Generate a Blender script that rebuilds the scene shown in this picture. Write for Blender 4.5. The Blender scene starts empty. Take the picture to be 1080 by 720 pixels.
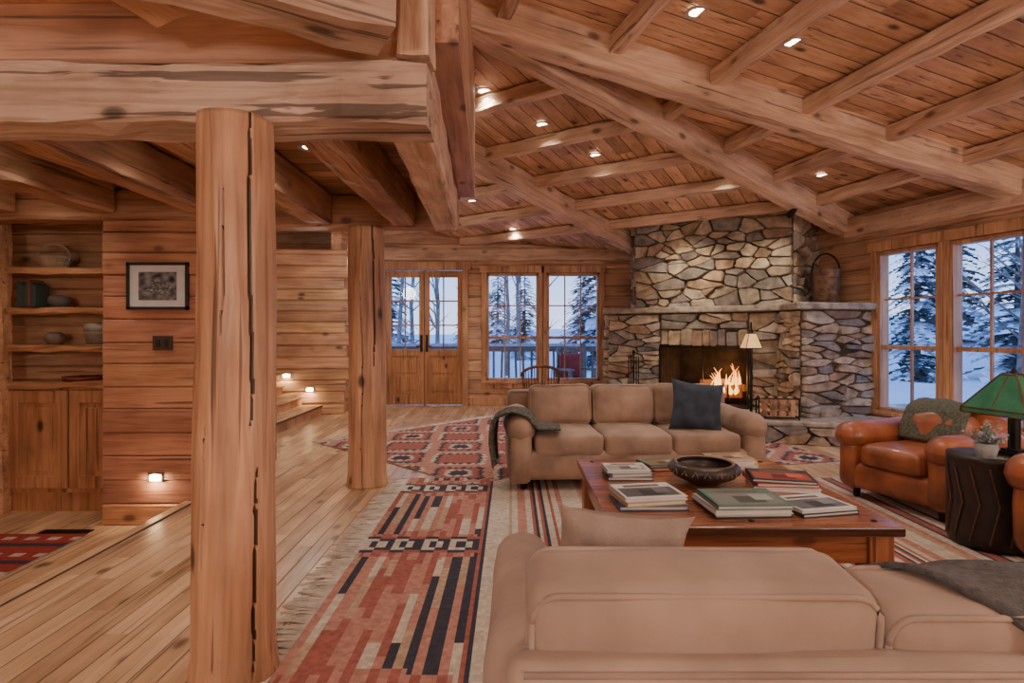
import bpy, bmesh, math, random
from mathutils import Vector, Matrix, noise
random.seed(11)
S=bpy.context.scene
R=random.uniform
PI=math.pi
# ------------------------------------------------------------ helpers
def link(o,parent=None):
    S.collection.objects.link(o)
    if parent is not None: o.parent=parent
    return o
def empty(name,loc=(0,0,0),rz=0):
    o=bpy.data.objects.new(name,None); o.empty_display_size=.1
    o.location=loc; o.rotation_euler=(0,0,rz)
    return link(o)
def mobj(name,verts,faces,mat=None,parent=None,smooth=False,loc=(0,0,0),rot=(0,0,0),cols=None,mats=None,midx=None):
    me=bpy.data.meshes.new(name)
    me.from_pydata([tuple(v) for v in verts],[],faces)
    if mats:
        for m in mats: me.materials.append(m)
        if midx: me.polygons.foreach_set('material_index',midx)
    elif mat: me.materials.append(mat)
    if cols:
        a=me.color_attributes.new('Col','FLOAT_COLOR','CORNER')
        buf=[]
        for p,c in zip(me.polygons,cols):
            for _ in range(p.loop_total): buf.extend((c[0],c[1],c[2],1))
        a.data.foreach_set('color',buf)
    if smooth: me.polygons.foreach_set('use_smooth',[True]*len(me.polygons))
    me.update()
    o=bpy.data.objects.new(name,me); o.location=loc; o.rotation_euler=rot
    return link(o,parent)
def bevel(o,w=.008,s=2):
    m=o.modifiers.new('b','BEVEL'); m.width=w; m.segments=s; m.limit_method='ANGLE'; m.angle_limit=.7
    return o
class MB:
    """mesh accumulator"""
    def __init__(s): s.v=[];s.f=[];s.c=[];s.m=[]
    def add(s,v,f,c=(1,1,1),m=0):
        n=len(s.v); s.v+= [tuple(q) for q in v]; s.f+=[tuple(i+n for i in q) for q in f]
        s.c+=[c]*len(f); s.m+=[m]*len(f)
    def box(s,x0,y0,z0,x1,y1,z1,c=(1,1,1),m=0,M=None):
        v=[Vector(p) for p in [(x0,y0,z0),(x1,y0,z0),(x1,y1,z0),(x0,y1,z0),(x0,y0,z1),(x1,y0,z1),(x1,y1,z1),(x0,y1,z1)]]
        if M is not None: v=[M@q for q in v]
        s.add(v,[(0,3,2,1),(4,5,6,7),(0,1,5,4),(1,2,6,5),(2,3,7,6),(3,0,4,7)],c,m)
    def tube(s,pts,r,n=8,c=(1,1,1),m=0,cap=True):
        pts=[Vector(p) for p in pts]
        rs=r if isinstance(r,(list,tuple)) else [r]*len(pts)
        V=[];F=[]
        for i,p in enumerate(pts):
            d=(pts[min(i+1,len(pts)-1)]-pts[max(i-1,0)]).normalized()
            a=Vector((0,0,1)) if abs(d.z)<.9 else Vector((1,0,0))
            u=d.cross(a).normalized(); w=d.cross(u)
            for k in range(n):
                t=2*PI*k/n; V.append(p+(u*math.cos(t)+w*math.sin(t))*rs[i])
        for i in range(len(pts)-1):
            for k in range(n):
                F.append((i*n+k,i*n+(k+1)%n,(i+1)*n+(k+1)%n,(i+1)*n+k))
        if cap:
            F.append(tuple(range(n))[::-1]); F.append(tuple((len(pts)-1)*n+k for k in range(n)))
        s.add(V,F,c,m)
    def lathe(s,prof,n=24,c=(1,1,1),m=0,o=(0,0,0)):
        V=[];F=[]
        for r,z in prof:
            for k in range(n):
                t=2*PI*k/n; V.append((o[0]+r*math.cos(t),o[1]+r*math.sin(t),o[2]+z))
        for i in range(len(prof)-1):
            for k in range(n):
                F.append((i*n+k,i*n+(k+1)%n,(i+1)*n+(k+1)%n,(i+1)*n+k))
        s.add(V,F,c,m)
    def obj(s,name,mat=None,parent=None,smooth=False,mats=None,**k):
        return mobj(name,s.v,s.f,mat,parent,smooth,cols=s.c,mats=mats,midx=s.m if mats else None,**k)
def rdata(sx,sy,sz,r,puff=(0,0,0),n=6,wr=0,seed=0):
    h=[sx/2,sy/2,sz/2]; r=min(r,min(h)*.98)
    ax=[]
    for q in h:
        inner=[-(q-r)+2*(q-r)*i/n for i in range(n+1)]
        ax.append([-q,-q+.12*r,-q+.45*r]+inner+[q-.45*r,q-.12*r,q])
    N=[len(a) for a in ax]; idx={};V=[];F=[]
    def g(i,j,k):
        key=(i,j,k)
        if key not in idx:
            idx[key]=len(V); V.append(Vector((ax[0][i],ax[1][j],ax[2][k])))
        return idx[key]
    for i in range(N[0]-1):
        for j in range(N[1]-1):
            F.append((g(i,j,0),g(i,j+1,0),g(i+1,j+1,0),g(i+1,j,0))); k=N[2]-1
            F.append((g(i,j,k),g(i+1,j,k),g(i+1,j+1,k),g(i,j+1,k)))
    for i in range(N[0]-1):
        for k in range(N[2]-1):
            F.append((g(i,0,k),g(i+1,0,k),g(i+1,0,k+1),g(i,0,k+1))); j=N[1]-1
            F.append((g(i,j,k),g(i,j,k+1),g(i+1,j,k+1),g(i+1,j,k)))
    for j in range(N[1]-1):
        for k in range(N[2]-1):
            F.append((g(0,j,k),g(0,j,k+1),g(0,j+1,k+1),g(0,j+1,k))); i=N[0]-1
            F.append((g(i,j,k),g(i,j+1,k),g(i,j+1,k+1),g(i,j,k+1)))
    out=[]
    for p in V:
        q=Vector([max(-(h[a]-r),min(h[a]-r,p[a])) for a in range(3)])
        d=p-q
        if d.length>1e-6: p=q+d.normalized()*r
        a,b,c=[p[t]/h[t] for t in range(3)]
        p=Vector((p.x*(1+puff[0]*(1-b*b)*(1-c*c)),p.y*(1+puff[1]*(1-a*a)*(1-c*c)),p.z*(1+puff[2]*(1-a*a)*(1-b*b))))
        if wr:
            nn=noise.noise(p*5+Vector((seed*3.1,seed,0)))+.5*noise.noise(p*13+Vector((seed,0,0)))
            p=p+Vector((a,b,c)).normalized()*nn*wr
        out.append(p)
    return out,F
def rbox(name,size,loc,r,mat,parent,puff=(0,0,0),rot=(0,0,0),n=6,wr=0):
    v,f=rdata(*size,r,puff,n,wr,R(0,40))
    return mobj(name,v,f,mat,parent,True,loc,rot)
# ------------------------------------------------------------ materials
def newmat(name):
    m=bpy.data.materials.new(name); m.use_nodes=True
    nt=m.node_tree; return m,nt,nt.nodes['Principled BSDF']
def N(nt,t,**k):
    n=nt.nodes.new(t)
    for a,b in k.items(): setattr(n,a,b)
    return n
def math_(nt,op,a,b=None):
    n=N(nt,'ShaderNodeMath',operation=op)
    for i,x in enumerate((a,b)):
        if x is None: continue
        if isinstance(x,(int,float)): n.inputs[i].default_value=x
        else: nt.links.new(x,n.inputs[i])
    return n.outputs[0]
def ramp(nt,fac,stops,interp='LINEAR'):
    n=N(nt,'ShaderNodeValToRGB'); n.color_ramp.interpolation=interp
    e=n.color_ramp.elements
    while len(e)<len(stops): e.new(.5)
    for el,(p,c) in zip(e,stops):
        el.position=p; el.color=(c[0],c[1],c[2],1) if not isinstance(c,(int,float)) else (c,c,c,1)
    nt.links.new(fac,n.inputs[0]); return n.outputs[0]
def mulc(nt,a,b,fac=1,typ='MULTIPLY'):
    n=N(nt,'ShaderNodeMix',data_type='RGBA',blend_type=typ); n.inputs[0].default_value=fac
    nt.links.new(a,n.inputs[6])
    if isinstance(b,tuple): n.inputs[7].default_value=(*b,1)
    else: nt.links.new(b,n.inputs[7])
    return n.outputs[2]
def simple(name,c,rough=.6,metal=0,emit=None,es=0,noise_amt=.15,nscale=12,bump=.1,bscale=60,sheen=0,coat=0,attr=False):
    m,nt,b=newmat(name); L=nt.links
    tc=N(nt,'ShaderNodeTexCoord')
    nz=N(nt,'ShaderNodeTexNoise'); nz.inputs['Scale'].default_value=nscale; nz.inputs['Detail'].default_value=3
    L.new(tc.outputs['Object'],nz.inputs['Vector'])
    lo=1-noise_amt*2; col=ramp(nt,nz.outputs[0],[(.3,tuple(q*lo for q in c)),(.7,tuple(min(1,q*(1+noise_amt)) for q in c))])
    if attr:
        at=N(nt,'ShaderNodeAttribute',attribute_name='Col'); col=mulc(nt,col,at.outputs[0])
    L.new(col,b.inputs['Base Color'])
    b.inputs['Roughness'].default_value=rough; b.inputs['Metallic'].default_value=metal
    if sheen: b.inputs['Sheen Weight'].default_value=sheen
    if coat: b.inputs['Coat Weight'].default_value=coat
    if emit: b.inputs['Emission Color'].default_value=(*emit,1); b.inputs['Emission Strength'].default_value=es
    if bump:
        n2=N(nt,'ShaderNodeTexNoise'); n2.inputs['Scale'].default_value=bscale; L.new(tc.outputs['Object'],n2.inputs['Vector'])
        bp=N(nt,'ShaderNodeBump'); bp.inputs['Strength'].default_value=bump; bp.inputs['Distance'].default_value=.01
        L.new(n2.outputs[0],bp.inputs['Height']); L.new(bp.outputs[0],b.inputs['Normal'])
    return m
def wood(name,lt,dk,grain=0,plank=None,width=.15,rough=.5,knot=1,var=.25,attr=False,gap=.03,seg=2.6,coat=0,rnd=True,crack=.75,hew=0,ct=.60):
    m,nt,b=newmat(name); L=nt.links
    tc=N(nt,'ShaderNodeTexCoord'); co=tc.outputs['Object']
    sep=N(nt,'ShaderNodeSeparateXYZ'); L.new(co,sep.inputs[0])
    oi=N(nt,'ShaderNodeObjectInfo')
    add=N(nt,'ShaderNodeVectorMath',operation='ADD'); L.new(co,add.inputs[0])
    cx=N(nt,'ShaderNodeCombineXYZ')
    r=math_(nt,'MULTIPLY',oi.outputs['Random'],40 if rnd else 0)
    val=None
    if plank is not None:
        pi=math_(nt,'DIVIDE',sep.outputs[plank],width); fl=math_(nt,'FLOOR',pi)
        wn0=N(nt,'ShaderNodeTexWhiteNoise',noise_dimensions='1D'); L.new(fl,wn0.inputs['W'])
        sg=math_(nt,'FLOOR',math_(nt,'ADD',math_(nt,'DIVIDE',sep.outputs[grain],seg),math_(nt,'MULTIPLY',wn0.outputs[0],7)))
        key=math_(nt,'ADD',math_(nt,'MULTIPLY',sg,17.3),fl)
        wn=N(nt,'ShaderNodeTexWhiteNoise',noise_dimensions='1D'); L.new(key,wn.inputs['W'])
        r=math_(nt,'ADD',r,math_(nt,'MULTIPLY',wn.outputs[0],30))
        val=wn.outputs[0]
        fr=math_(nt,'FRACT',pi)
        g=math_(nt,'MINIMUM',fr,math_(nt,'SUBTRACT',1,fr))
    for i in range(3): L.new(r,cx.inputs[i])
    L.new(cx.outputs[0],add.inputs[1])
    def mp(gs,os):
        n=N(nt,'ShaderNodeMapping'); s=[os]*3; s[grain]=gs; n.inputs['Scale'].default_value=s
        L.new(add.outputs[0],n.inputs[0]); return n.outputs[0]
    n1=N(nt,'ShaderNodeTexNoise'); n1.inputs['Scale'].default_value=2.6; n1.inputs['Detail'].default_value=6; n1.inputs['Distortion'].default_value=1.1
    L.new(mp(.5,9),n1.inputs['Vector'])
    mid=tuple(a*.6+c*.4 for a,c in zip(lt,dk))
    col=ramp(nt,n1.outputs[0],[(.30,dk),(.48,mid),(.64,lt)])
    n2=N(nt,'ShaderNodeTexNoise'); n2.inputs['Scale'].default_value=1.3; n2.inputs['Detail'].default_value=5
    L.new(mp(1.1,2.4),n2.inputs['Vector'])
    col=mulc(nt,col,ramp(nt,n2.outputs[0],[(.34,(.66,.60,.56)),(.58,(1.12,1.12,1.12))]),.9)
    if crack:
        n3=N(nt,'ShaderNodeTexNoise'); n3.inputs['Scale'].default_value=2.2; n3.inputs['Detail'].default_value=3
        L.new(mp(.3,12),n3.inputs['Vector'])
        col=mulc(nt,col,ramp(nt,n3.outputs[0],[(ct+.03,1.0),(ct+.07,.22)]),crack)
    if knot:
        v=N(nt,'ShaderNodeTexVoronoi'); v.inputs['Scale'].default_value=2.6; L.new(mp(.9,1.7),v.inputs['Vector'])
        col=mulc(nt,col,ramp(nt,v.outputs['Distance'],[(.07,.16),(.115,.45),(.135,.8),(.2,1.0)]),knot)
    h=n1.outputs[0]
    if val is not None:
        col=mulc(nt,col,ramp(nt,val,[(0,(1-var*1.3,1-var*1.6,1-var*1.8)),(1,(1+var*.5,)*3)]))
        col=mulc(nt,col,ramp(nt,g,[(gap*.5,.2),(gap,1.0)]))
        h=math_(nt,'ADD',math_(nt,'MULTIPLY',n1.outputs[0],.3),ramp(nt,g,[(gap*.4,0.0),(gap*1.6,1.0)]))
    if attr:
        at=N(nt,'ShaderNodeAttribute',attribute_name='Col'); col=mulc(nt,col,at.outputs[0])
    L.new(col,b.inputs['Base Color'])
    b.inputs['Roughness'].default_value=rough
    if coat: b.inputs['Coat Weight'].default_value=coat; b.inputs['Coat Roughness'].default_value=.25
    if hew:
        n4=N(nt,'ShaderNodeTexNoise'); n4.inputs['Scale'].default_value=7; n4.inputs['Detail'].default_value=2; L.new(mp(1,1),n4.inputs['Vector'])
        h=math_(nt,'ADD',h,math_(nt,'MULTIPLY',n4.outputs[0],hew))
    bp=N(nt,'ShaderNodeBump'); bp.inputs['Strength'].default_value=.5; bp.inputs['Distance'].default_value=.012
    L.new(h,bp.inputs['Height']); L.new(bp.outputs[0],b.inputs['Normal'])
    return m
M_wall=wood('wall_wood',(.72,.465,.30),(.49,.275,.16),0,None,knot=.85,rnd=False,attr=True)
M_ceil=wood('ceiling_wood',(.77,.51,.345),(.55,.33,.205),0,1,.16,knot=1,var=.24,gap=.04)
M_floor=wood('floor_wood',(.77,.54,.335),(.59,.37,.205),1,0,.11,rough=.32,knot=.9,var=.2,gap=.025,seg=1.7,coat=.25,ct=.60)
M_beam=wood('beam_wood',(.71,.505,.37),(.49,.315,.21),0,None,rough=.7,knot=.8,hew=2.5)
M_beamw=wood('weathered_beam_wood',(.63,.47,.365),(.39,.27,.195),0,None,rough=.75,knot=.9,hew=4,ct=.565,crack=.85)
M_beamd=wood('beam_wood_dark',(.50,.285,.17),(.29,.145,.08),0,None,rough=.6,knot=.8,hew=2)
M_log=wood('log_wood',(.66,.395,.245),(.42,.22,.125),2,None,rough=.42,knot=1,attr=True,ct=.585)
M_trim=wood('trim_wood',(.62,.36,.205),(.42,.21,.11),2,None,rough=.5,knot=.6)
M_panel=wood('den_panel_wood',(.55,.275,.16),(.36,.16,.088),0,None,rough=.5,knot=.8,rnd=False,attr=True)
M_cab=wood('cabinet_wood',(.52,.265,.13),(.33,.145,.065),2,None,rough=.4,knot=1)
M_table=wood('table_wood',(.42,.15,.065),(.24,.072,.03),0,1,.22,rough=.25,knot=.6,var=.12,gap=.012,seg=9,coat=.4)
M_stone=simple('field_stone',(1,1,1),.85,noise_amt=.28,nscale=9,bump=.6,bscale=25,attr=True)
M_mort=simple('mortar',(.11,.085,.065),.95)
M_suede=simple('suede',(.38,.25,.175),.7,noise_amt=.2,nscale=4,bump=.1,bscale=40,sheen=.1)
M_suede2=simple('suede_near',(.41,.30,.235),.85,noise_amt=.14,nscale=4,bump=.1,bscale=50,sheen=.1)
M_leather=simple('saddle_leather',(.36,.11,.045),.36,noise_amt=.28,nscale=4,bump=.12,bscale=50,coat=.1)
M_iron=simple('iron',(.02,.018,.017),.5,.6)
M_rug=simple('rug_wool',(1,1,1),.95,noise_amt=.12,nscale=30,bump=.5,bscale=160,attr=True)
M_fr=simple('rug_fringe',(.70,.65,.58),.95)
M_col=simple('painted',(1,1,1),.5,noise_amt=.05,attr=True,bump=0)
M_rough=simple('textile_or_clay',(1,1,1),.85,noise_amt=.15,nscale=20,attr=True,bump=.3,bscale=90)
M_blanket=simple('grey_throw',(.095,.09,.09),.95,noise_amt=.2,nscale=60,bump=.6,bscale=200,sheen=.1)
M_green=simple('olive_throw',(.13,.135,.10),.95,noise_amt=.25,nscale=50,bump=.6,bscale=160)
M_navy=simple('slate_pillow',(.04,.055,.08),.9,bump=.4,bscale=150)
M_pil=simple('taupe_pillow',(.34,.25,.20),.9,noise_amt=.1,bump=.3,bscale=90)
M_snow=simple('snow',(.84,.88,.95),.8,noise_amt=.04,nscale=2,bump=.3,bscale=3)
M_pine=simple('pine_needles',(.04,.065,.065),.9,noise_amt=.3,nscale=8)
M_bark=simple('bark',(.28,.25,.23),.9,noise_amt=.3)
M_copper=simple('old_copper',(.20,.115,.07),.45,.45,noise_amt=.3)
def emis(name,c,s):
    return simple(name,c,.5,emit=c,es=s,bump=0)
M_lamp=emis('lamp_glow',(1,.85,.65),14)
M_soft=emis('warm_lens',(1,.78,.5),6)
M_glow=emis('lampshade_glow',(.9,.50,.20),.9)
M_green_glass=simple('green_art_glass',(.035,.14,.075),.2,emit=(.05,.35,.16),es=.12,bump=0)
def flame_mat():
    m,nt,b=newmat('flame'); L=nt.links
    tc=N(nt,'ShaderNodeTexCoord'); s=N(nt,'ShaderNodeSeparateXYZ'); L.new(tc.outputs['Generated'],s.inputs[0])
    c=ramp(nt,s.outputs[2],[(0,(1,.50,.12)),(.5,(1,.38,.07)),(1,(.8,.16,.02))])
    b.inputs['Base Color'].default_value=(0,0,0,1); L.new(c,b.inputs['Emission Color']); b.inputs['Emission Strength'].default_value=4
    return m
M_flame=flame_mat()
def glass_mat():
    m,nt,b=newmat('window_glass'); nt.nodes.remove(b); L=nt.links
    o=nt.nodes['Material Output']; t=N(nt,'ShaderNodeBsdfTransparent'); g=N(nt,'ShaderNodeBsdfGlossy'); g.inputs['Roughness'].default_value=.04
    t.inputs[0].default_value=(.95,.97,1,1)
    x=N(nt,'ShaderNodeMixShader'); x.inputs[0].default_value=.035
    L.new(t.outputs[0],x.inputs[1]); L.new(g.outputs[0],x.inputs[2]); L.new(x.outputs[0],o.inputs[0]); return m
M_glass=glass_mat()
# ------------------------------------------------------------ world, camera
w=bpy.data.worlds.new('dusk_sky'); S.world=w; w.use_nodes=True
nt=w.node_tree; bg=nt.nodes['Background']
tc=N(nt,'ShaderNodeTexCoord'); sp=N(nt,'ShaderNodeSeparateXYZ'); nt.links.new(tc.outputs['Generated'],sp.inputs[0])
c=ramp(nt,sp.outputs[2],[(.0,(.62,.72,.95)),(.12,(.36,.55,.95)),(.5,(.16,.33,.80))])
nt.links.new(c,bg.inputs[0]); bg.inputs[1].default_value=2.6
cd=bpy.data.cameras.new('camera'); cam=bpy.data.objects.new('camera',cd); link(cam)
cam.location=(0,0,1.3); cam.rotation_euler=(PI/2,0,0); cd.lens=20; cd.sensor_width=36; cd.shift_y=-10/1080; cd.clip_start=.05
S.camera=cam
# ------------------------------------------------------------ ceiling geometry
def zR(x,y): return 2.70+.165*((x-4.42)*-.966+(y-7.5)*-.258)
def zF(x,y): return 2.70+.165*((x-4.42)*-.56+(y-7.5)*-.829)
CO=.12
H=Vector((-.815,-.58)); Q1=Vector((4.42,7.5))
H1=Q1+H*((4.42+6)/.815)
def poly_slab(name,pts,ang,mat,th=.1):
    Mi=Matrix.Rotation(-ang,4,'Z'); P=[Mi@Vector(p) for p in pts]; n=len(P)
    V=P+[p+Vector((0,0,th)) for p in P]
    F=[tuple(range(n))[::-1],tuple(range(n,2*n))]+[(i,(i+1)%n,n+(i+1)%n,n+i) for i in range(n)]
    return mobj(name,V,F,mat,rot=(0,0,ang))
hipz=lambda p:(p[0],p[1],zR(*p)+CO)
poly_slab('ceiling',[hipz((4.6,7.5+.18*.71)),hipz(H1),(-6,10.4,zF(-6,10.4)+CO),(4.0,10.4,zF(4.0,10.4)+CO)],math.atan2(.829,.56),M_ceil)
poly_slab('ceiling_east',[hipz((4.6,7.5+.18*.71)),(7.5,-3.2,zR(7.5,-3.2)+CO),(-6,-3.2,zR(-6,-3.2)+CO),hipz(H1)],math.atan2(.258,.966),M_ceil)
# ------------------------------------------------------------ beams
def beam(name,p0,p1,w,h,mat=M_beam,jit=.008,parent=None):
    p0=Vector(p0);p1=Vector(p1); d=p1-p0; L=d.length
    X=d.normalized(); Y=Vector((0,0,1)).cross(X)
    if Y.length<1e-3: Y=Vector((0,1,0))
    Y.normalize(); Z=X.cross(Y)
    n=max(2,int(L/.16)); c=min(w,h)*.09
    prof=[(-w/2+c,-h/2),(0,-h/2),(w/2-c,-h/2),(w/2,-h/2+c),(w/2,0),(w/2,h/2-c),(w/2-c,h/2),(0,h/2),(-w/2+c,h/2),(-w/2,h/2-c),(-w/2,0),(-w/2,-h/2+c)]
    V=[];F=[];k=len(prof)
    for i in range(n+1):
        x=-L/2+L*i/n
        for a,b in prof: V.append((x,a+R(-jit,jit),b+R(-jit,jit)))
    for i in range(n):
        for j in range(k): F.append((i*k+j,i*k+(j+1)%k,(i+1)*k+(j+1)%k,(i+1)*k+j))
    F.append(tuple(range(k))[::-1]); F.append(tuple(n*k+j for j in range(k)))
    F=[f[::-1] for f in F]
    o=mobj(name,V,F,mat,parent)
    Mx=Matrix((X,Y,Z)).transposed().to_4x4(); Mx.translation=(p0+p1)/2
    o.matrix_world=Mx
    return o
def onR(x,y,o=0): return (x,y,zR(x,y)+o)
def onF(x,y,o=0): return (x,y,zF(x,y)+o)
beam('ceiling_beam',onR(-.36,4.09),onR(5.05,5.53),.20,.28)
beam('ceiling_beam',onR(4.45,7.52,-.01),onR(-.36,4.09,-.01),.20,.28)
beam('ceiling_beam',onF(2.75,10.02,-.02),onF(-.60,6.24,-.02),.18,.26)
beam('ceiling_beam',onR(-.30,0.95),onR(6.1,2.64),.20,.28)
for k in range(6):
    d=.86+.87*k
    p=Q1+H*(d/.937)
    q=p+Vector((.258,-.966))*((p.y+2.9)/.966)
    if p.x>-.5: beam('ceiling_purlin',onR(p.x,p.y,.045),onR(q.x,q.y,.045),.11,.13)
    dF=Vector((-.829,.56)); tl=(10.05-p.y)/.56
    q=p+dF*tl
    if q.x<-4.4: q=p+dF*((p.x+4.4)/.829)
    if p.y>4.1: beam('ceiling_purlin',onF(p.x,p.y,.045),onF(q.x,q.y,.045),.11,.13)
beam('trim_plate_north',(-2.6,10.02,2.66),(3.7,10.02,2.66),.16,.2)
beam('trim_plate_east',(4.36,7.35,2.62),(6.9,-2.2,2.62),.18,.24)
# ------------------------------------------------------------ floors
def quadpoly(name,pts,z0,z1,mat):
    n=len(pts); V=[(x,y,z0) for x,y in pts]+[(x,y,z1) for x,y in pts]
    F=[tuple(range(n))[::-1],tuple(range(n,2*n))]+[(i,(i+1)%n,n+(i+1)%n,n+i) for i in range(n)]
    return mobj(name,V,F,mat)
quadpoly('floor',[(-2.42,-3.1),(7.4,-3.1),(7.4,10.3),(-4.9,10.3),(-4.9,5.0),(-2.42,5.0)],-.25,0,M_floor)
quadpoly('floor_den',[(-4.9,-3.1),(-2.42,-3.1),(-2.42,5.0),(-4.9,5.0)],-.30,-.18,M_floor)
mb=MB(); mb.box(-2.50,-3,-.03,-2.42,4.35,.012); bevel(mb.obj('trim_floor_nosing',M_floor),.008)
# ------------------------------------------------------------ walls
def log_wall(name,p0,p1,z0,z1,mat,openings=(),row=.19,thick=.16,ragged=0,ch=.012):
    p0=Vector(p0);p1=Vector(p1); L=(p1-p0).length; a=math.atan2(p1.y-p0.y,p1.x-p0.x)
    br=[z0]
    z=z0
    while z<z1-.02: z+=row*R(.92,1.08); br.append(min(z,z1))
    for s0,s1,a0,a1 in openings:
        br=[b for b in br if abs(b-a0)>.05 and abs(b-a1)>.05 or b in (z0,z1)]+[x for x in (a0,a1) if x>z0+.02]
    br=sorted(set(br)); mb=MB()
    for zi,zj in zip(br[:-1],br[1:]):
        segs=[(0,L)]; zm=(zi+zj)/2
        for s0,s1,a0,a1 in openings:
            if a0<zm<a1:
                ns=[]
                for u,v in segs:
                    if s1<=u or s0>=v: ns.append((u,v)); continue
                    if s0>u+.01: ns.append((u,s0))
                    if s1<v-.01: ns.append((s1,v))
                segs=ns
        for u,v in segs:
            g=R(.78,1.12); col=(g,g*R(.93,1.02),g*R(.88,1.02))
            vv=v+(R(0,ragged) if ragged and v==L else 0)
            o=R(-.005,.005); zi2=zi+.002; zj2=zj-.002
            pr=[(thick,zi2),(thick,zj2),(ch+o,zj2),(o,zj2-ch),(o,zi2+ch),(ch+o,zi2)]
            n=6; V=[(u,y,zz) for y,zz in pr]+[(vv,y,zz) for y,zz in pr]
            F=[tuple(range(n)),tuple(range(n,2*n))[::-1]]+[(i,n+i,n+(i+1)%n,(i+1)%n) for i in range(n)]
            mb.add(V,F,col)
    return mb.obj(name,mat,loc=(p0.x,p0.y,0),rot=(0,0,a))
NW=-4.8
def back_open(x0,x1,a0,a1): return (x0-NW,x1-NW,a0,a1)
log_wall('wall_north',(NW,10.1),(3.9,10.1),0,3.6,M_wall,[back_open(-2.25,-.86,.0,2.42),back_open(-.45,.47,.44,2.34),back_open(.62,1.55,.44,2.34)])
E0=Vector((3.69,10.2)); ed=Vector((.258,-.966)); Ewall=lambda s:E0+ed*s
sE=lambda y:(10.2-y)/.966
s1a,s1b=sE(7.04),sE(6.29); s2a,s2b=sE(6.18),sE(5.46)
log_wall('wall_east',E0,Ewall(13.8),0,3.3,M_wall,[(s1a,s1b,.34,2.28),(s2a,s2b,.34,2.28),(sE(5.15),sE(4.3),.34,2.28)])
log_wall('wall_south',(7.4,-3.0),(-4.9,-3.0),-.2,4.8,M_wall)
log_wall('wall_west',(-4.75,-3.1),(-4.75,10.2),-.2,4.6,M_wall,row=.3)
log_wall('wall_den',(-3.13,4.35),(-2.36,4.35),-.18,2.16,M_panel,row=.17,thick=.2,ch=.009)
log_wall('wall_hall',(-2.36,4.56),(-2.36,5.7),0,2.18,M_panel,row=.18,thick=.15)
log_wall('wall_alcove',(-4.7,5.0),(-3.1,5.0),-.18,2.9,M_wall,row=.17,thick=.12)
log_wall('wall_stair',(-4.7,8.75),(-2.67,9.0),0,2.60,M_wall,row=.18,ragged=.12,ch=.02)
log_wall('wall_stair_return',(-2.72,9.05),(-2.62,10.1),0,3.2,M_wall,row=.18)
def wl(x): return 9.0+(x+2.67)*(.25/2.03)-.02
st=empty('stairs')
for i in range(6):
    xf=-3.0-.29*i
    o=quadpoly('step_%d'%(i+1),[(xf,6.0),(xf,wl(xf)),(-4.68,wl(-4.68)),(-4.68,6.0)],.155*i,.155*(i+1)-.035,M_trim); o.parent=st
    o=quadpoly('tread_%d'%(i+1),[(xf+.03,5.98),(xf+.03,wl(xf)),(-4.68,wl(-4.68)),(-4.68,5.98)],.155*(i+1)-.035,.155*(i+1),M_floor); bevel(o,.008); o.parent=st
# ------------------------------------------------------------ loft structure
beam('loft_beam',(-4.7,2.31,2.225),(-.33,2.31,2.225),.25,.235,M_beamw,.012)
beam('loft_beam',(-3.2,4.95,2.33),(-.47,4.95,2.33),.24,.28,M_beamd,.008)
beam('loft_beam',(-4.6,4.45,2.28),(-2.25,4.45,2.28),.22,.24,M_beamd,.006)
beam('loft_beam',(-.44,2.45,2.32),(-.56,4.80,2.32),.19,.33,M_beam,.008)
for x in (-.92,-1.62,-2.35,-3.1,-3.85): beam('loft_joist',(x,2.46,2.335),(x,4.80 if x>-2.2 else 4.3,2.335),.20,.27,M_beamd,.008)
quadpoly('floor_loft',[(-4.7,2.3),(-.38,2.3),(-.46,5.05),(-4.7,5.05)],2.475,2.55,wood('loft_planks',(.52,.29,.165),(.34,.165,.09),0,1,.16,rough=.6))
log_wall('wall_loft_south',(-4.7,2.22),(-.45,2.22),2.35,4.4,M_wall,row=.24,thick=.14)
log_wall('wall_loft_east',(-.47,5.05),(-.36,2.34),2.49,4.2,M_wall,row=.24,thick=.14)
log_wall('wall_loft_north',(-.50,5.08),(-4.7,5.08),2.47,4.4,M_wall,row=.24,thick=.12)
beam('loft_timber',(-.46,2.07,2.49),(-2.5,.93,2.49),.26,.28,M_beamw,.012)
beam('loft_timber',(-1.15,1.95,2.50),(-1.75,.6,2.50),.24,.26,M_beamd,.010)
beam('loft_post',(-.385,2.27,2.37),(-.385,2.27,3.7),.15,.13,M_beam)
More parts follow.
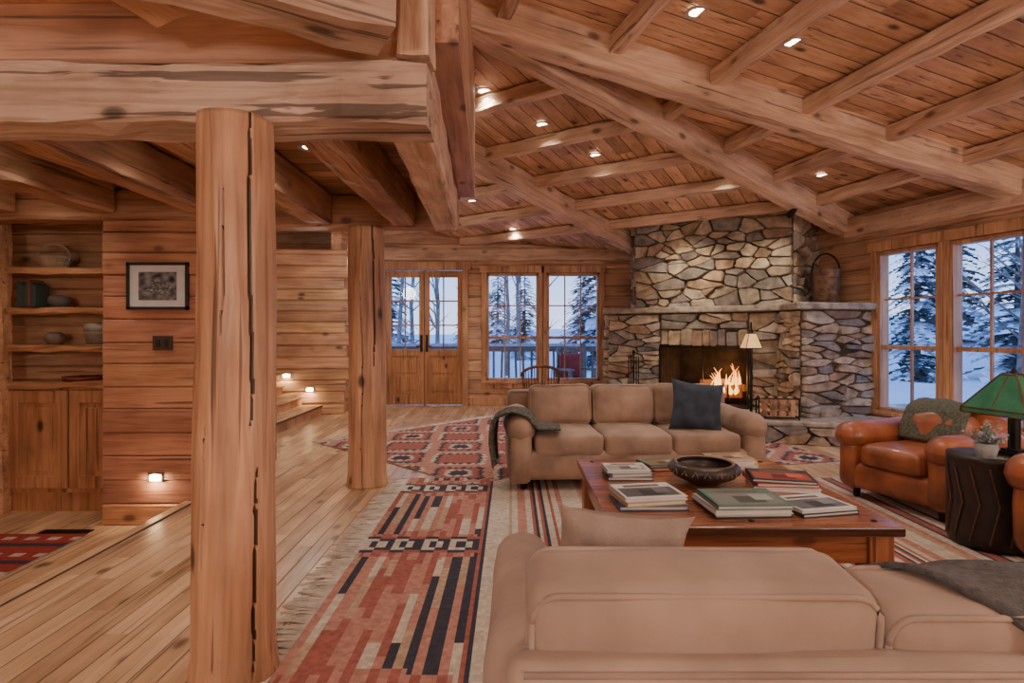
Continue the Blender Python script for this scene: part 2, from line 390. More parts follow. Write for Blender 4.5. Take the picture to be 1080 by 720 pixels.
def column(name,x,y,z1,r0,r1,cracks):
    n=180; m=110; V=[];F=[];C=[]
    cr=[(a,za,zb,R(0,9)) for (a,za,zb) in cracks]
    for i in range(m+1):
        z=z1*i/m; r=r0+(r1-r0)*i/m
        if z<.12: r+=.012*(1-z/.12)
        ox=.012*noise.noise(Vector((z*1.1,x*7,1))); oy=.012*noise.noise(Vector((z*1.1,x*7,5)))
        for k in range(n):
            t=2*PI*k/n
            rr=r*(1+.06*noise.noise(Vector((math.cos(t)*1.2,math.sin(t)*1.2,z*1.4+x*5)))+.02*noise.noise(Vector((math.cos(t)*6,math.sin(t)*6,z*2.5))))
            V.append([ox+rr*math.cos(t),oy+rr*math.sin(t),z])
    dark=set()
    for a,za,zb,sd in cr:
        for i in range(m+1):
            z=z1*i/m
            if za<=z<=zb:
                k=int(round((a+.16*noise.noise(Vector((sd,z*1.1,0)))+.03*noise.noise(Vector((sd,z*7,0))))/(2*PI)*n))%n
                wd=1 if min(z-za,zb-z)<.12 else 2
                for kk in range(k,k+wd):
                    V[i*n+kk%n][0]*=.84; V[i*n+kk%n][1]*=.84; dark.add((i,kk%n))
    for i in range(m):
        for k in range(n):
            F.append((i*n+k,i*n+(k+1)%n,(i+1)*n+(k+1)%n,(i+1)*n+k))
            g=.9+.25*noise.noise(Vector((math.cos(2*PI*k/n)*2,math.sin(2*PI*k/n)*2,z1*i/m*1.5+x)))
            C.append((.12,.1,.09) if ((i,k) in dark) else (g,g*.98,g*.95))
    F.append(tuple(m*n+k for k in range(n))); C.append((1,1,1))
    F.append(tuple(range(n))[::-1]); C.append((1,1,1))
    return mobj(name,V,F,M_log,None,True,(x,y,0),cols=C)
column('log_column',-1.056,2.17,2.105,.148,.134,[(-PI/2+.78,.95,2.12),(-PI/2+.9,.05,.8),(-PI/2-.3,.45,.95),(-PI/2+.1,1.3,1.8)])
column('log_column',-1.237,4.85,2.185,.16,.148,[(-PI/2-.1,.3,1.7),(-PI/2+.6,1.0,2.2)])
# ------------------------------------------------------------ windows / doors
def window(name,p0,ang,s0,s1,z0,z1,cols,urows,lrows,trimL=.09,trimR=.09,split=.40):
    e=empty(name,(p0.x,p0.y,0),ang)
    f=MB(); y0,y1=-.02,.12; t=.04
    f.box(s0,y0,z0,s0+t,y1,z1); f.box(s1-t,y0,z0,s1,y1,z1); f.box(s0,y0,z1-t,s1,y1,z1); f.box(s0,y0,z0,s1,y1,z0+t)
    zs=z0+(z1-z0)*split
    f.box(s0,.03,zs-.025,s1,.10,zs+.025)
    W=s1-s0-2*t
    for i in range(1,cols):
        x=s0+t+W*i/cols; f.box(x-.011,.05,z0,x+.011,.085,z1)
    for a,b,n in ((z0,zs,lrows),(zs,z1,urows)):
        for i in range(1,n):
            z=a+(b-a)*i/n; f.box(s0,.05,z-.011,s1,.085,z+.011)
    bevel(f.obj('sash_frame',M_trim,e),.004)
    g=MB(); g.box(s0+.02,.064,z0+.02,s1-.02,.068,z1-.02); g.obj('glass_pane',M_glass,e)
    tr=MB()
    tr.box(s0-trimL,-.035,z0-.1,s0,.0,z1+.02); tr.box(s1,-.035,z0-.1,s1+trimR,.0,z1+.02)
    tr.box(s0-trimL-.03,-.045,z1+.01,s1+trimR+.03,.0,z1+.13); tr.box(s0-trimL-.02,-.07,z0-.05,s1+trimR+.02,.0,z0)
    tr.box(s0-trimL,-.03,z0-.14,s1+trimR,.0,z0-.05)
    bevel(tr.obj('casing',M_trim,e),.006)
    return e
pN=Vector((0,10.1))
window('window_1',pN,0,-.45,.47,.44,2.34,3,2,1,trimR=.07)
window('window_2',pN,0,.62,1.55,.44,2.34,3,2,1,trimL=.07)
aE=math.atan2(ed.y,ed.x)
window('window_3',E0,aE,s1a,s1b,.34,2.28,2,2,1,trimR=.055)
window('window_4',E0,aE,s2a,s2b,.34,2.28,2,2,1,trimL=.055)
window('window_5',E0,aE,sE(5.15),sE(4.3),.34,2.28,2,2,1)
fr=MB(); fr.box(-2.33,10.06,0,-2.24,10.2,2.5); fr.box(-.88,10.06,0,-.78,10.2,2.5); fr.box(-2.38,10.04,2.40,-.73,10.2,2.54); fr.box(-1.585,10.168,0,-1.535,10.18,2.42)
bevel(fr.obj('trim_door',M_trim),.006)
for i,(x0,x1) in enumerate(((-2.24,-1.563),(-1.557,-.88))):
    e=empty('door_%d'%(i+1),(x0,10.11,0)); W=x1-x0; d=MB()
    d.box(0,0,.01,.09,.05,2.39); d.box(W-.09,0,.01,W,.05,2.39); d.box(.09,0,2.27,W-.09,.05,2.39)
    d.box(.09,0,.01,W-.09,.05,.2); d.box(.09,0,.87,W-.09,.05,.99); d.box(.09,.015,.2,W-.09,.035,.87)
    d.box(.15,.005,.26,W-.15,.045,.51); d.box(.15,.005,.57,W-.15,.045,.81)
    d.box(W/2-.012,.01,.99,W/2+.012,.04,2.27)
    for z in (1.42,1.85): d.box(.09,.01,z-.012,W-.09,.04,z+.012)
    bevel(d.obj('leaf',M_cab,e),.005)
    g=MB(); g.box(.08,.022,.98,W-.08,.027,2.28); g.obj('glass_pane',M_glass,e)
    h=MB(); hx=W-.045 if i==0 else .045
    h.box(hx-.02,-.012,.95,hx+.02,0,1.25); h.tube([(hx,-.01,1.05),(hx,-.05,1.05),(hx+(-.09 if i==0 else .09),-.05,1.05)],.009)
    h.obj('handle',M_iron,e)
mb=MB(); mb.box(-.75,10.06,0,1.6,10.1,.14); bevel(mb.obj('baseboard_north',M_trim),.006)
mb=MB(); mb.box(3.3,-.03,0,13.5,.0,.14); bevel(mb.obj('baseboard_east',M_trim,loc=(E0.x,E0.y,0),rot=(0,0,aE)),.006)
# ------------------------------------------------------------ exterior
n=40
V=[];F=[]
def gz(x,y): return max(0,(y-18))*.03+max(0,x-8)*.06
for i in range(n+1):
    for j in range(n+1):
        x=-40+90*i/n; y=-4+70*j/n
        inside=(-6<x<9 and y<14)
        z=-.45 if inside else -.35+1.0*noise.noise(Vector((x*.08,y*.08,0)))+gz(x,y)
        V.append((x,y,z))
for i in range(n):
    for j in range(n): F.append((i*(n+1)+j,(i+1)*(n+1)+j,(i+1)*(n+1)+j+1,i*(n+1)+j+1))
mobj('snow_ground',V,F,M_snow,smooth=True)
mb=MB(); mb.box(-5,10.35,-.3,3.6,13.0,-.06); mb.obj('deck',M_snow)
rl=MB()
rl.tube([(-5,12.8,.92),(3.5,12.8,.92)],.06); rl.tube([(-5,12.8,.12),(3.5,12.8,.12)],.045)
x=-5
while x<3.5:
    rl.tube([(x,12.8,.12),(x+R(-.03,.03),12.8,.92)],.028,6); x+=.17
for x in (-5,-2.9,-.7,1.6,3.4): rl.tube([(x,12.8,-.06),(x,12.8,1.05)],.08)
rl.box(-5,12.74,.975,3.5,12.86,1.04,(3.,3.6,4.8))
rl.obj('deck_railing',simple('railing_wood',(.20,.15,.12),.8,attr=True))
def conifer_mesh(h,r,sd):
    random.seed(sd)
    mb=MB(); mb.tube([(0,0,0),(0,0,h*.97)],[.018*h,.01],8,m=0)
    zz=h*.06
    while zz<h*.98:
        t=zz/h; rr=r*(1-t)**.8+.1
        for k in range(10):
            a=R(0,6.28); q=rr*R(.75,1.1); d=Vector((math.cos(a),math.sin(a),0)); s=Vector((-d.y,d.x,0))
            m=2 if random.random()<.5 else 1
            for u in range(6):
                f0=u/6; f1=(u+1.1)/6; p=d*q*f0+Vector((0,0,zz-.35*q*f0*f0)); p1=d*q*f1+Vector((0,0,zz-.35*q*f1*f1))
                wd=q*.34*(1-f0*.75)
                for sg in(-1,1):
                    tip=p+d*wd*.6+s*sg*wd+Vector((0,0,-.22*wd+R(-.03,.03)))
                    mb.add([p,p1,tip],[(0,1,2)],m=m)
        zz+=h*.028
    return mb.obj('conifer_tree',None,mats=[M_bark,M_pine,M_snow])
CT=[]
def conifer(x,y,h,r):
    if len(CT)<2:
        o=conifer_mesh(8,1.7,5+len(CT)); CT.append(o.data)
    else: o=link(bpy.data.objects.new('conifer_tree',CT[random.randint(0,1)]))
    o.location=(x,y,-.6+gz(x,y)); o.scale=(r/1.7,r/1.7,h/8); o.rotation_euler=(0,0,R(0,6))
def aspen(x,y,z,h):
    mb=MB(); p=[Vector((0,0,0))]
    for i in range(6): p.append(p[-1]+Vector((R(-.1,.1),R(-.1,.1),h/6)))
    r=h*.010
    mb.tube(p,[r*(1-i/8) for i in range(7)],7)
    for _ in range(26):
        i=random.randint(1,5); b=p[i].lerp(p[i+1],R(0,1)); a=R(0,6.3); l=h*R(.08,.2)
        d=Vector((math.cos(a),math.sin(a),R(.5,1.2)))*l
        m=b+d*.5+Vector((0,0,-.03)); mb.tube([b,m,b+d],[r*.35,r*.22,.005],4)
        for _ in range(2):
            a+=R(-1,1); d2=Vector((math.cos(a),math.sin(a),.9))*l*.45; mb.tube([m,m+d2],[r*.18,.004],3)
    return mb.obj('aspen_tree',M_bark,loc=(x,y,z))
for x,y,h,r in [(2.6,16.8,7,1.2),(4.2,22,8,1.6),(-4.9,23,6,1.4),(-2.2,30,5,1.3),(.6,27,5,1.2),(-.9,36,6,1.5),(6,31,8,2),(-10,36,8,2),(5,40,7,2),
                (10.4,14.6,6,1.1),(16,18,7,1.6),(20,19,8,2.0),(19,25,9,2.2),(26,23,9,2.2)]: conifer(x,y,h,r)
for x,y,h in [(.9,18,8),(-1.0,19,9),(-.2,16,7),(-3.1,18,8),(-3.9,20,9),(-2.2,17,8),(.2,24,10),(9.6,10.2,8),(12.2,12.3,9),(8.6,9.6,7),(13,10.5,9),(10.9,9.2,8),(14.5,14,9)]: aspen(x,y,-.5,h)
random.seed(23)
e=empty('deck_chair',(1.25,11.4,-.06),.5); mb=MB()
for sx in (-.28,.28):
    mb.box(sx-.03,-.3,0,sx+.03,-.24,.6); mb.box(sx-.03,.2,0,sx+.03,.26,.6); mb.box(sx-.05,-.34,.6,sx+.05,.3,.64)
mb.box(-.28,-.3,.36,.28,.26,.4)
for i in range(6): mb.box(-.26+i*.09,.22,.38,-.20+i*.09,.26,1.05)
mb.box(-.28,.21,.95,.28,.27,1.0); mb.obj('frame',M_bark,e)
rbox('cushion',(.5,.12,.5),(0,.14,.68),.05,simple('red_cushion',(.4,.05,.05),.9),e,(0,.3,0))
# ------------------------------------------------------------ fireplace
pal=[(.44,.39,.33),(.55,.45,.34),(.33,.30,.27),(.60,.51,.40),(.50,.37,.26),(.40,.37,.35),(.27,.23,.21),(.64,.55,.43),(.45,.37,.28),(.53,.41,.28),(.42,.29,.20)]
def voronoi(x0,z0,x1,z1,sx,sz):
    nx=max(1,round((x1-x0)/sx)); nz=max(1,round((z1-z0)/sz)); dx=(x1-x0)/nx; dz=(z1-z0)/nz; k=sx/sz
    P=[]
    for i in range(nx):
        for j in range(nz):
            q=random.random()
            if q<.24 and nx*nz>6: continue
            P.append((x0+(i+.5+R(-.38,.38)+(.25 if j%2 else -.25))*dx,z0+(j+.5+R(-.26,.26))*dz))
            if q>.70: P.append((x0+(i+R(.0,1))*dx,z0+(j+R(0,1))*dz))
    P=[(min(max(a,x0+.02),x1-.02),min(max(b,z0+.015),z1-.015)) for a,b in P]
    out=[]
    for a,b in P:
        poly=[(x0,z0),(x1,z0),(x1,z1),(x0,z1)]
        for c,d in P:
            if (c,d)==(a,b) or abs(c-a)>4*sx or abs(d-b)>4*sz: continue
            nxv,nzv=(c-a),(d-b)*k*k; mx,mz=(a+c)/2,(b+d)/2
            f=lambda p:(p[0]-mx)*nxv+(p[1]-mz)*nzv
            new=[]
            for i in range(len(poly)):
                p,q=poly[i],poly[(i+1)%len(poly)]; fp_,fq=f(p),f(q)
                if fp_<=0: new.append(p)
                if (fp_<0)!=(fq<0) and abs(fp_-fq)>1e-9:
                    t=fp_/(fp_-fq); new.append((p[0]+(q[0]-p[0])*t,p[1]+(q[1]-p[1])*t))
            poly=new
            if len(poly)<3: break
        if len(poly)>=3: out.append(poly)
    return out
def stones(mb,p0,p1,z0,z1,holes=(),lintel=None,sx=.29,sz=.095):
    p0=Vector(p0);p1=Vector(p1);d=(p1-p0);L=d.length;d.normalize();nn=Vector((d.y,-d.x))
    polys=[]
    if holes:
        hx0,hz0,hx1,hz1=holes
        for r in ((0,z0,hx0,z1),(hx1,z0,L,z1),(hx0,hz1,hx1,z1),(hx0,z0,hx1,hz0)):
            if r[2]-r[0]>.03 and r[3]-r[1]>.03: polys+=voronoi(*r,sx,sz)
    else: polys=voronoi(0,z0,L,z1,sx,sz)
    if lintel:
        x=lintel[0]
        while x<lintel[2]-.05:
            w=R(.10,.19); b=min(x+w,lintel[2]); t=lintel[3]+R(-.02,.02); polys.append([(x,lintel[1]),(b,lintel[1]),(b,t),(x,t)]); x+=w
    for poly in polys:
        cx=sum(p[0] for p in poly)/len(poly); cz=sum(p[1] for p in poly)/len(poly)
        rad=min(math.hypot(p[0]-cx,p[1]-cz) for p in poly)
        if rad<.015: continue
        ring=[]
        m=len(poly)
        for i in range(m):
            a,b,c=poly[i-1],poly[i],poly[(i+1)%m]
            la=math.hypot(a[0]-b[0],a[1]-b[1]); lc=math.hypot(c[0]-b[0],c[1]-b[1])
            if la<.004 or lc<.004: continue
            ta=min(.3,.016/la); tc_=min(.3,.016/lc)
            ring.append((b[0]+(a[0]-b[0])*ta,b[1]+(a[1]-b[1])*ta)); ring.append((b[0]+(c[0]-b[0])*tc_,b[1]+(c[1]-b[1])*tc_))
            if lc>.09:
                ring.append(((b[0]+c[0])/2+R(-.008,.008),(b[1]+c[1])/2+R(-.008,.004)))
        if len(ring)<5: continue
        s=max(.75,1-.007/rad)
        ring=[(cx+(x-cx)*s+R(-.005,.005),cz+(z-cz)*s+R(-.005,.005)) for x,z in ring]
        dep=R(.03,.095); V=[]; tx,tz=R(-.12,.12),R(-.15,.15)
        for (k,e_) in ((1,-.02),(1,dep*.6),(.91,dep)):
            for x,z in ring:
                x2=cx+(x-cx)*k; z2=cz+(z-cz)*k; o=e_+((R(-.005,.005)+tx*(x2-cx)+tz*(z2-cz)) if e_>0 else 0)
                P=p0+d*x2+nn*o; V.append((P.x,P.y,z2))
        n=len(ring); P=p0+d*cx+nn*(dep+R(-.006,.006)); V.append((P.x,P.y,cz))
        F=[]
        for l in range(2):
            for i in range(n): F.append((l*n+i,l*n+(i+1)%n,(l+1)*n+(i+1)%n,(l+1)*n+i))
        for i in range(n): F.append((2*n+i,2*n+(i+1)%n,3*n))
        col=random.choice(pal); g=R(.7,1.2)
        mb.add(V,F,tuple(min(1,q*g*1.1) for q in col))
def backing(mb,p0,p1,z0,z1,hole=None):
    p0=Vector(p0);p1=Vector(p1);d=(p1-p0);L=d.length;d.normalize()
    rs=[(0,z0,L,z1)]
    if hole: hx0,hz0,hx1,hz1=hole; rs=[(0,z0,hx0,z1),(hx1,z0,L,z1),(hx0,hz1,hx1,z1),(hx0,z0,hx1,hz0)]
    for a,b,c,e_ in rs:
        A=p0+d*a;B=p0+d*c; mb.add([(A.x,A.y,b),(B.x,B.y,b),(B.x,B.y,e_),(A.x,A.y,e_)],[(0,1,2,3)])
fp=empty('stone_fireplace',(0,0,0))
hole=(.83,.27,2.05,1.10)
stn=MB(); bk=MB()
low=[(1.78,10.05),(1.503,8.829),(3.518,7.468),(3.50,6.90),(4.50,7.14)]
for i in range(4):
    h=hole if i==1 else None
    backing(bk,low[i],low[i+1],0,1.60,h)
    if i==1: stones(stn,low[1],low[2],.2,1.56,(.83,.2,2.05,1.34),(.84,1.10,2.04,1.33))
    else: stones(stn,low[i],low[i+1],.2,1.56)
up=[(2.2,10.05),(1.9,8.7),(3.70,7.49),(4.36,8.1)]
for i in range(3):
    backing(bk,up[i],up[i+1],1.6,3.0); stones(stn,up[i],up[i+1],1.66,2.95,sx=.29,sz=.13)
bk.obj('mortar_core',M_mort,fp)
hp=[(1.35,8.35),(2.70,7.20),(2.98,6.72),(4.15,6.42),(4.66,6.52)]
for i in range(4):
    bkh=MB(); backing(bkh,hp[i],hp[i+1],0,.21); bkh.obj('hearth_core',M_mort,fp); stones(stn,hp[i],hp[i+1],.0,.20,sx=.26,sz=.10)
stn.obj('stones',M_stone,fp)
def slab(name,pts,z0,z1,col):
    o=quadpoly(name,pts,z0,z1,M_stone); o.parent=fp
    a=o.data.color_attributes.new('Col','FLOAT_COLOR','CORNER')
    for q in a.data: q.color=(*col,1)
    bevel(o,.018,2); return o
slab('ledge_slab',[(1.72,10.05),(1.40,8.79),(3.46,7.34),(3.40,6.78),(4.58,7.04),(4.4,8.0),(3.75,10.05)],1.575,1.66,(.50,.44,.37))
slab('hearth_slab',[(1.33,8.42),(1.30,8.33),(2.66,7.16),(2.94,6.67),(4.14,6.36),(4.70,6.44),(4.6,7.1),(3.55,6.95),(3.52,7.5),(1.55,8.86)],.20,.262,(.54,.46,.38))
du=Vector((.829,-.56)); nb=Vector((.56,.829)); o0=Vector(low[1])
def fpt(s,dpt,z): q=o0+du*s+nb*dpt; return (q.x,q.y,z)
fb=MB()
A,B=hole[0],hole[2]; z0,z1=.27,1.10; dp=.5
fb.add([fpt(A,0,z0),fpt(B,0,z0),fpt(B-.12,dp,z0),fpt(A+.12,dp,z0)],[(0,1,2,3)])
fb.add([fpt(A,0,z1),fpt(B,0,z1),fpt(B-.12,dp,z1),fpt(A+.12,dp,z1)],[(3,2,1,0)])
fb.add([fpt(A,0,z0),fpt(A+.12,dp,z0),fpt(A+.12,dp,z1),fpt(A,0,z1)],[(0,1,2,3)])
fb.add([fpt(B,0,z0),fpt(B-.12,dp,z0),fpt(B-.12,dp,z1),fpt(B,0,z1)],[(3,2,1,0)])
fb.add([fpt(A+.12,dp,z0),fpt(B-.12,dp,z0),fpt(B-.12,dp,z1),fpt(A+.12,dp,z1)],[(0,1,2,3)])
fb.obj('firebox',simple('firebrick',(.045,.030,.022),.95,noise_amt=.35,nscale=6),fp)
fi=MB()
for s in (A,B,(A+B)/2): fi.tube([fpt(s,-.03,z0),fpt(s,-.03,z1)],.026 if s!=(A+B)/2 else .009,6)
for z in (z0+.01,z1): fi.tube([fpt(A,-.03,z),fpt(B,-.03,z)],.030,6)
for k in range(1,26):
    s=A+(B-A)*k/26
    if k<7 or k>21: fi.tube([fpt(s,-.03,z0),fpt(s,-.03,z1)],.003,4)
for s in (A+.3,B-.3): fi.tube([fpt(s,.1,z0),fpt(s,.1,z0+.3)],.014,6); fi.tube([fpt(s,.1,z0+.08),fpt(s,.42,z0+.08)],.012,6)
fi.obj('fire_screen',M_iron,fp)
lg=MB()
for (a,b,da,db,z,r) in [(A+.4,B-.15,.2,.26,.40,.055),(A+.35,B-.2,.34,.30,.40,.05),(A+.5,B-.1,.27,.24,.49,.05),(A+.5,B-.3,.25,.35,.57,.04)]:
    lg.tube([fpt(a,da,z),fpt(b,db,z+.03)],r,10)
lg.obj('burning_logs',simple('charred_log',(.05,.03,.02),.9,emit=(1,.2,.03),es=.4),fp)
fl=MB()
for _ in range(20):
    s=R(A+.66,B-.18); dpt=R(.18,.34); h=R(.15,.42)*(1.1-abs(s-(A+.92))*1.2); r=R(.02,.045); b=R(-.08,.08)
    pts=[fpt(s+b*math.sin(t*4)*t,dpt,.42+h*t) for t in (0,.12,.3,.5,.7,.87,1)]
    fl.tube(pts,[r*.4,r*.9,r,r*.75,r*.45,r*.2,.002],8)
fl.obj('flames',M_flame,fp,True)
LC=(1,.885,.765)
def light(name,typ,loc,e,col=LC,size=.1,parent=None,spot=None,blend=.6,rot=None):
    d=bpy.data.lights.new(name,typ); d.energy=e; d.color=col
    if typ in('POINT','SPOT'): d.shadow_soft_size=size
    if typ=='AREA': d.size=size; d.shape='DISK'
    if spot: d.spot_size=spot; d.spot_blend=blend
    o=bpy.data.objects.new(name,d); o.location=loc
    if rot: o.rotation_euler=rot
    return link(o,parent)
light('fire_light','POINT',fpt(1.65,.12,.62),16,(1,.45,.15),.1,fp)
e=empty('copper_bucket',(4.03,7.30,1.663)); mb=MB()
mb.lathe([(0,0),(.135,0),(.15,.02),(.165,.3),(.175,.42),(.18,.44),(.165,.44),(.15,.3),(.12,.02),(0,.02)],28)
mb.lathe([(.158,.1),(.172,.11),(.160,.12)],28); mb.lathe([(.168,.32),(.178,.33),(.170,.34)],28); mb.obj('pail',M_copper,e,True)
mb=MB(); mb.tube([(.175*math.cos(t),0,.42+.22*math.sin(t)) for t in [PI*i/14 for i in range(15)]],.012,6); mb.obj('handle',M_iron,e)
e=empty('fireplace_tool_set',(1.78,8.33,.262)); mb=MB()
mb.lathe([(0,0),(.12,0),(.12,.02),(.03,.03),(.012,.05),(.012,.72),(.03,.75),(0,.78)],14)
for a in range(4):
    t=a*PI/2+.3; x,y=.08*math.cos(t),.08*math.sin(t); mb.tube([(x,y,.1),(x,y,.68)],.008,6); mb.box(x-.04,y-.01,.06,x+.04,y+.01,.18); mb.tube([(0,0,.66),(x,y,.68)],.006,5)
mb.obj('stand_and_tools',M_iron,e)
e=empty('floor_lamp',(2.95,7.02,.262)); mb=MB()
mb.lathe([(0,0),(.13,0),(.13,.015),(.03,.03),(.018,.06),(.018,.88),(0,.9)],18)
mb.tube([(0,0,.88),(.02,0,1.0),(0,0,1.10),(0,0,1.16)],.010,6)
mb.box(-.015,-.03,.45,.015,.0,.52); mb.obj('stand',M_iron,e)
mb=MB(); V=[(-.10,-.10,.84),(.10,-.10,.84),(.10,.10,.84),(-.10,.10,.84),(-.045,-.045,1.02),(.045,-.045,1.02),(.045,.045,1.02),(-.045,.045,1.02)]
mb.add(V,[(0,1,5,4),(1,2,6,5),(2,3,7,6),(3,0,4,7)]); mb.obj('shade',M_glow,e)
mb=MB()
for i in range(4): mb.tube([V[i],V[i+4]],.005,5); mb.tube([V[i],V[(i+1)%4]],.005,5); mb.tube([V[4+i],V[4+(i+1)%4]],.005,5)
mb.obj('shade_frame',M_iron,e)
light('bulb','POINT',(0,0,.78),2,(1,.6,.3),.04,e)
e=empty('firewood_rack',(3.18,6.82,.262),-.25); mb=MB()
for x in (-.22,.22):
    for y in (-.1,.1): mb.tube([(x,y,0),(x,y,.26)],.009,6)
for z in (.03,.25):
    mb.tube([(-.22,-.1,z),(.22,-.1,z)],.008,6); mb.tube([(-.22,.1,z),(.22,.1,z)],.008,6)
    for x in (-.22,.22): mb.tube([(x,-.1,z),(x,.1,z)],.008,6)
mb.obj('iron_frame',M_iron,e); mb=MB()
for i in range(4):
    for j in range(3): mb.tube([(-.16+.105*i+R(-.01,.01),-.09,.07+.075*j),(-.16+.105*i,.09,.07+.075*j)],.042,9,c=(R(.5,1.0),)*3)
mb.obj('split_logs',M_log,e)
# ------------------------------------------------------------ sofas, chairs
def rrect(w,h,r,n=5):
    P=[]
    for cx,cz,a0 in ((w/2-r,h/2-r,0),(-w/2+r,h/2-r,PI/2),(-w/2+r,-h/2+r,PI),(w/2-r,-h/2+r,1.5*PI)):
        for i in range(n+1):
            a=a0+PI/2*i/n; P.append((cx+r*math.cos(a),cz+r*math.sin(a)))
    P.append(P[0]); return P
def sofa(name,loc,rz,W,D,mat,aw=.22,backz=.74,backt=.16,n=3,cushz=(.8,.8,.8),seatz=.44,armz=.60,bp=.22,lean=-.14,ct=.24,shift=0,wr=.014,cr=.06):
    e=empty(name,loc,rz)
    rbox('base',(W-.1,D-.06,.24),(0,0.0,.20),.05,mat,e)
    for sx,nm in((-1,'arm_left'),(1,'arm_right')):
        x=sx*(W/2-aw/2)
        rbox(nm+'_side',(aw-.03,D-.03,armz-.1),(x,0,.05+(armz-.1)/2),.06,mat,e,wr=.008)
        rbox(nm+'_roll',(aw+.03,D,.24),(x,-.005,armz-.11),.118,mat,e,(.05,.0,.05),n=10,wr=.009)
    rbox('back_frame',(W-.06,backt,backz-.06),(0,D/2-backt/2,.06+(backz-.06)/2),min(.06,backt*.4),mat,e,(0,.05,0))
    mb=MB()
    for y in (D/2-.012,D/2-backt+.012): mb.tube([(-W/2+.06,y,backz-.012),(W/2-.06,y,backz-.012)],.006,6)
    mb.obj('welt',mat,e,True)
    cw=(W-2*aw)/n
    for i in range(n):
        x=-(W-2*aw)/2+cw*(i+.5); cz=cushz[i]
        rbox('seat_cushion_%d'%(i+1),(cw-.006,D-.22,.18),(x,-.085,seatz-.09+.01),.045,mat,e,(0,.03,.14),n=8,wr=.01)
        L_=(x+shift,D/2-backt-ct/2+.03,(cz+seatz)/2); Rt=(lean,R(-.012,.012),R(-.02,.02)); hh=cz-seatz+.02
        rbox('back_cushion_%d'%(i+1),(cw-.004,ct,hh),L_,cr,mat,e,(0,bp,.03),rot=Rt,n=12,wr=wr)
        mb=MB(); rr=cr*.28
        for y in (ct/2-rr,-ct/2+rr): mb.tube([(a,y,b) for a,b in rrect(cw-.004-2*rr*.9+.006,hh-2*rr*.9+.006,.05)],.0065,6)
        mb.obj('cushion_piping_%d'%(i+1),mat,e,True,loc=L_,rot=Rt)
    for sx in(-1,1):
        for sy in(-1,1):
            mb=MB(); mb.lathe([(0,0),(.025,0),(.035,.09),(0,.09)],10,o=(sx*(W/2-.14),sy*(D/2-.12),0)); mb.obj('foot',M_iron,e)
    return e
sofa('sofa',(1.02,5.08,.013),.045,2.16,.95,M_suede,cushz=(.79,.785,.79))
sofa('sofa',(1.09,1.44,.013),PI,2.26,.97,M_suede2,aw=.15,backz=.715,backt=.11,cushz=(.775,.775,.815),armz=.62,bp=.12,lean=-.10,ct=.20,shift=.085,wr=.007,cr=.04)
def pillow(name,size,t,loc,rot,mat):
    e=empty(name,loc); n=20; V=[];F=[]
    for sgn in(1,-1):
        for i in range(n+1):
            for j in range(n+1):
                a=-1+2*i/n;b=-1+2*j/n
                k=1-.13*(1-abs(a)**2.2); k2=1-.13*(1-abs(b)**2.2)
                k=1-(1-k)*abs(b)**2; k2=1-(1-k2)*abs(a)**2
                th=t*((1-a**4)*(1-b**4))**.6*(1+.35*noise.noise(Vector((a*2.5,b*2.5,size))))
                V.append((a*size/2*k2,sgn*th/2,b*size/2*k))
    m=(n+1)**2
    for i in range(n):
        for j in range(n):
            q=(i*(n+1)+j,(i+1)*(n+1)+j,(i+1)*(n+1)+j+1,i*(n+1)+j+1)
            F.append(q); F.append(tuple(x+m for x in q[::-1]))
    mobj('cover',V,F,mat,e,True); e.rotation_euler=rot
    return e
pillow('throw_pillow',.46,.17,(1.60,4.93,.655),(-.35,.12,-.1),M_navy)
pillow('throw_pillow',.38,.15,(.29,1.60,.635),(.30,.12,.10),M_pil)
def drape(name,path,wv,mat,nw=18,amp=.012,th=.012):
    path=[Vector(p) for p in path]; wv=Vector(wv)
    P=[]
    for i in range(len(path)-1):
        for k in range(6): P.append(path[i].lerp(path[i+1],k/6))
    P.append(path[-1])
    for _ in range(3): P=[P[0]]+[(P[i-1]+P[i]*2+P[i+1])/4 for i in range(1,len(P)-1)]+[P[-1]]
    V=[];F=[]; m=nw+1
    for i,p in enumerate(P):
        d=(P[min(i+1,len(P)-1)]-P[max(i-1,0)]).normalized(); nn=d.cross(wv.normalized())
        for j in range(m):
            t=j/nw-.5; q=p+wv*t
            q+=nn*amp*(noise.noise(Vector((t*wv.length*9,i*.09,path[0].x*3)))+.8)
            V.append(q)
    for i in range(len(P)-1):
        for j in range(nw): F.append((i*m+j,(i+1)*m+j,(i+1)*m+j+1,i*m+j+1))
    o=mobj(name,V,F,mat,None,True); s=o.modifiers.new('s','SOLIDIFY'); s.thickness=th; s.offset=0
    return o
drape('throw_blanket',[(-.115,4.72,.22),(-.135,4.73,.42),(-.12,4.75,.58),(0,4.77,.635),(.13,4.79,.60),(.20,4.78,.49),(.40,4.76,.485)],(0.02,.42,0),simple('woven_throw',(.13,.125,.10),.95,noise_amt=.4,nscale=40,bump=.6,bscale=150),amp=.03)
drape('throw_blanket',[(1.62,.90,.42),(1.58,.925,.66),(1.53,.95,.735),(1.49,1.0,.79),(1.43,1.08,.822),(1.37,1.18,.83),(1.32,1.28,.79),(1.29,1.36,.62),(1.28,1.42,.5)],(1.15,.0,0),M_blanket,amp=.02,nw=34)
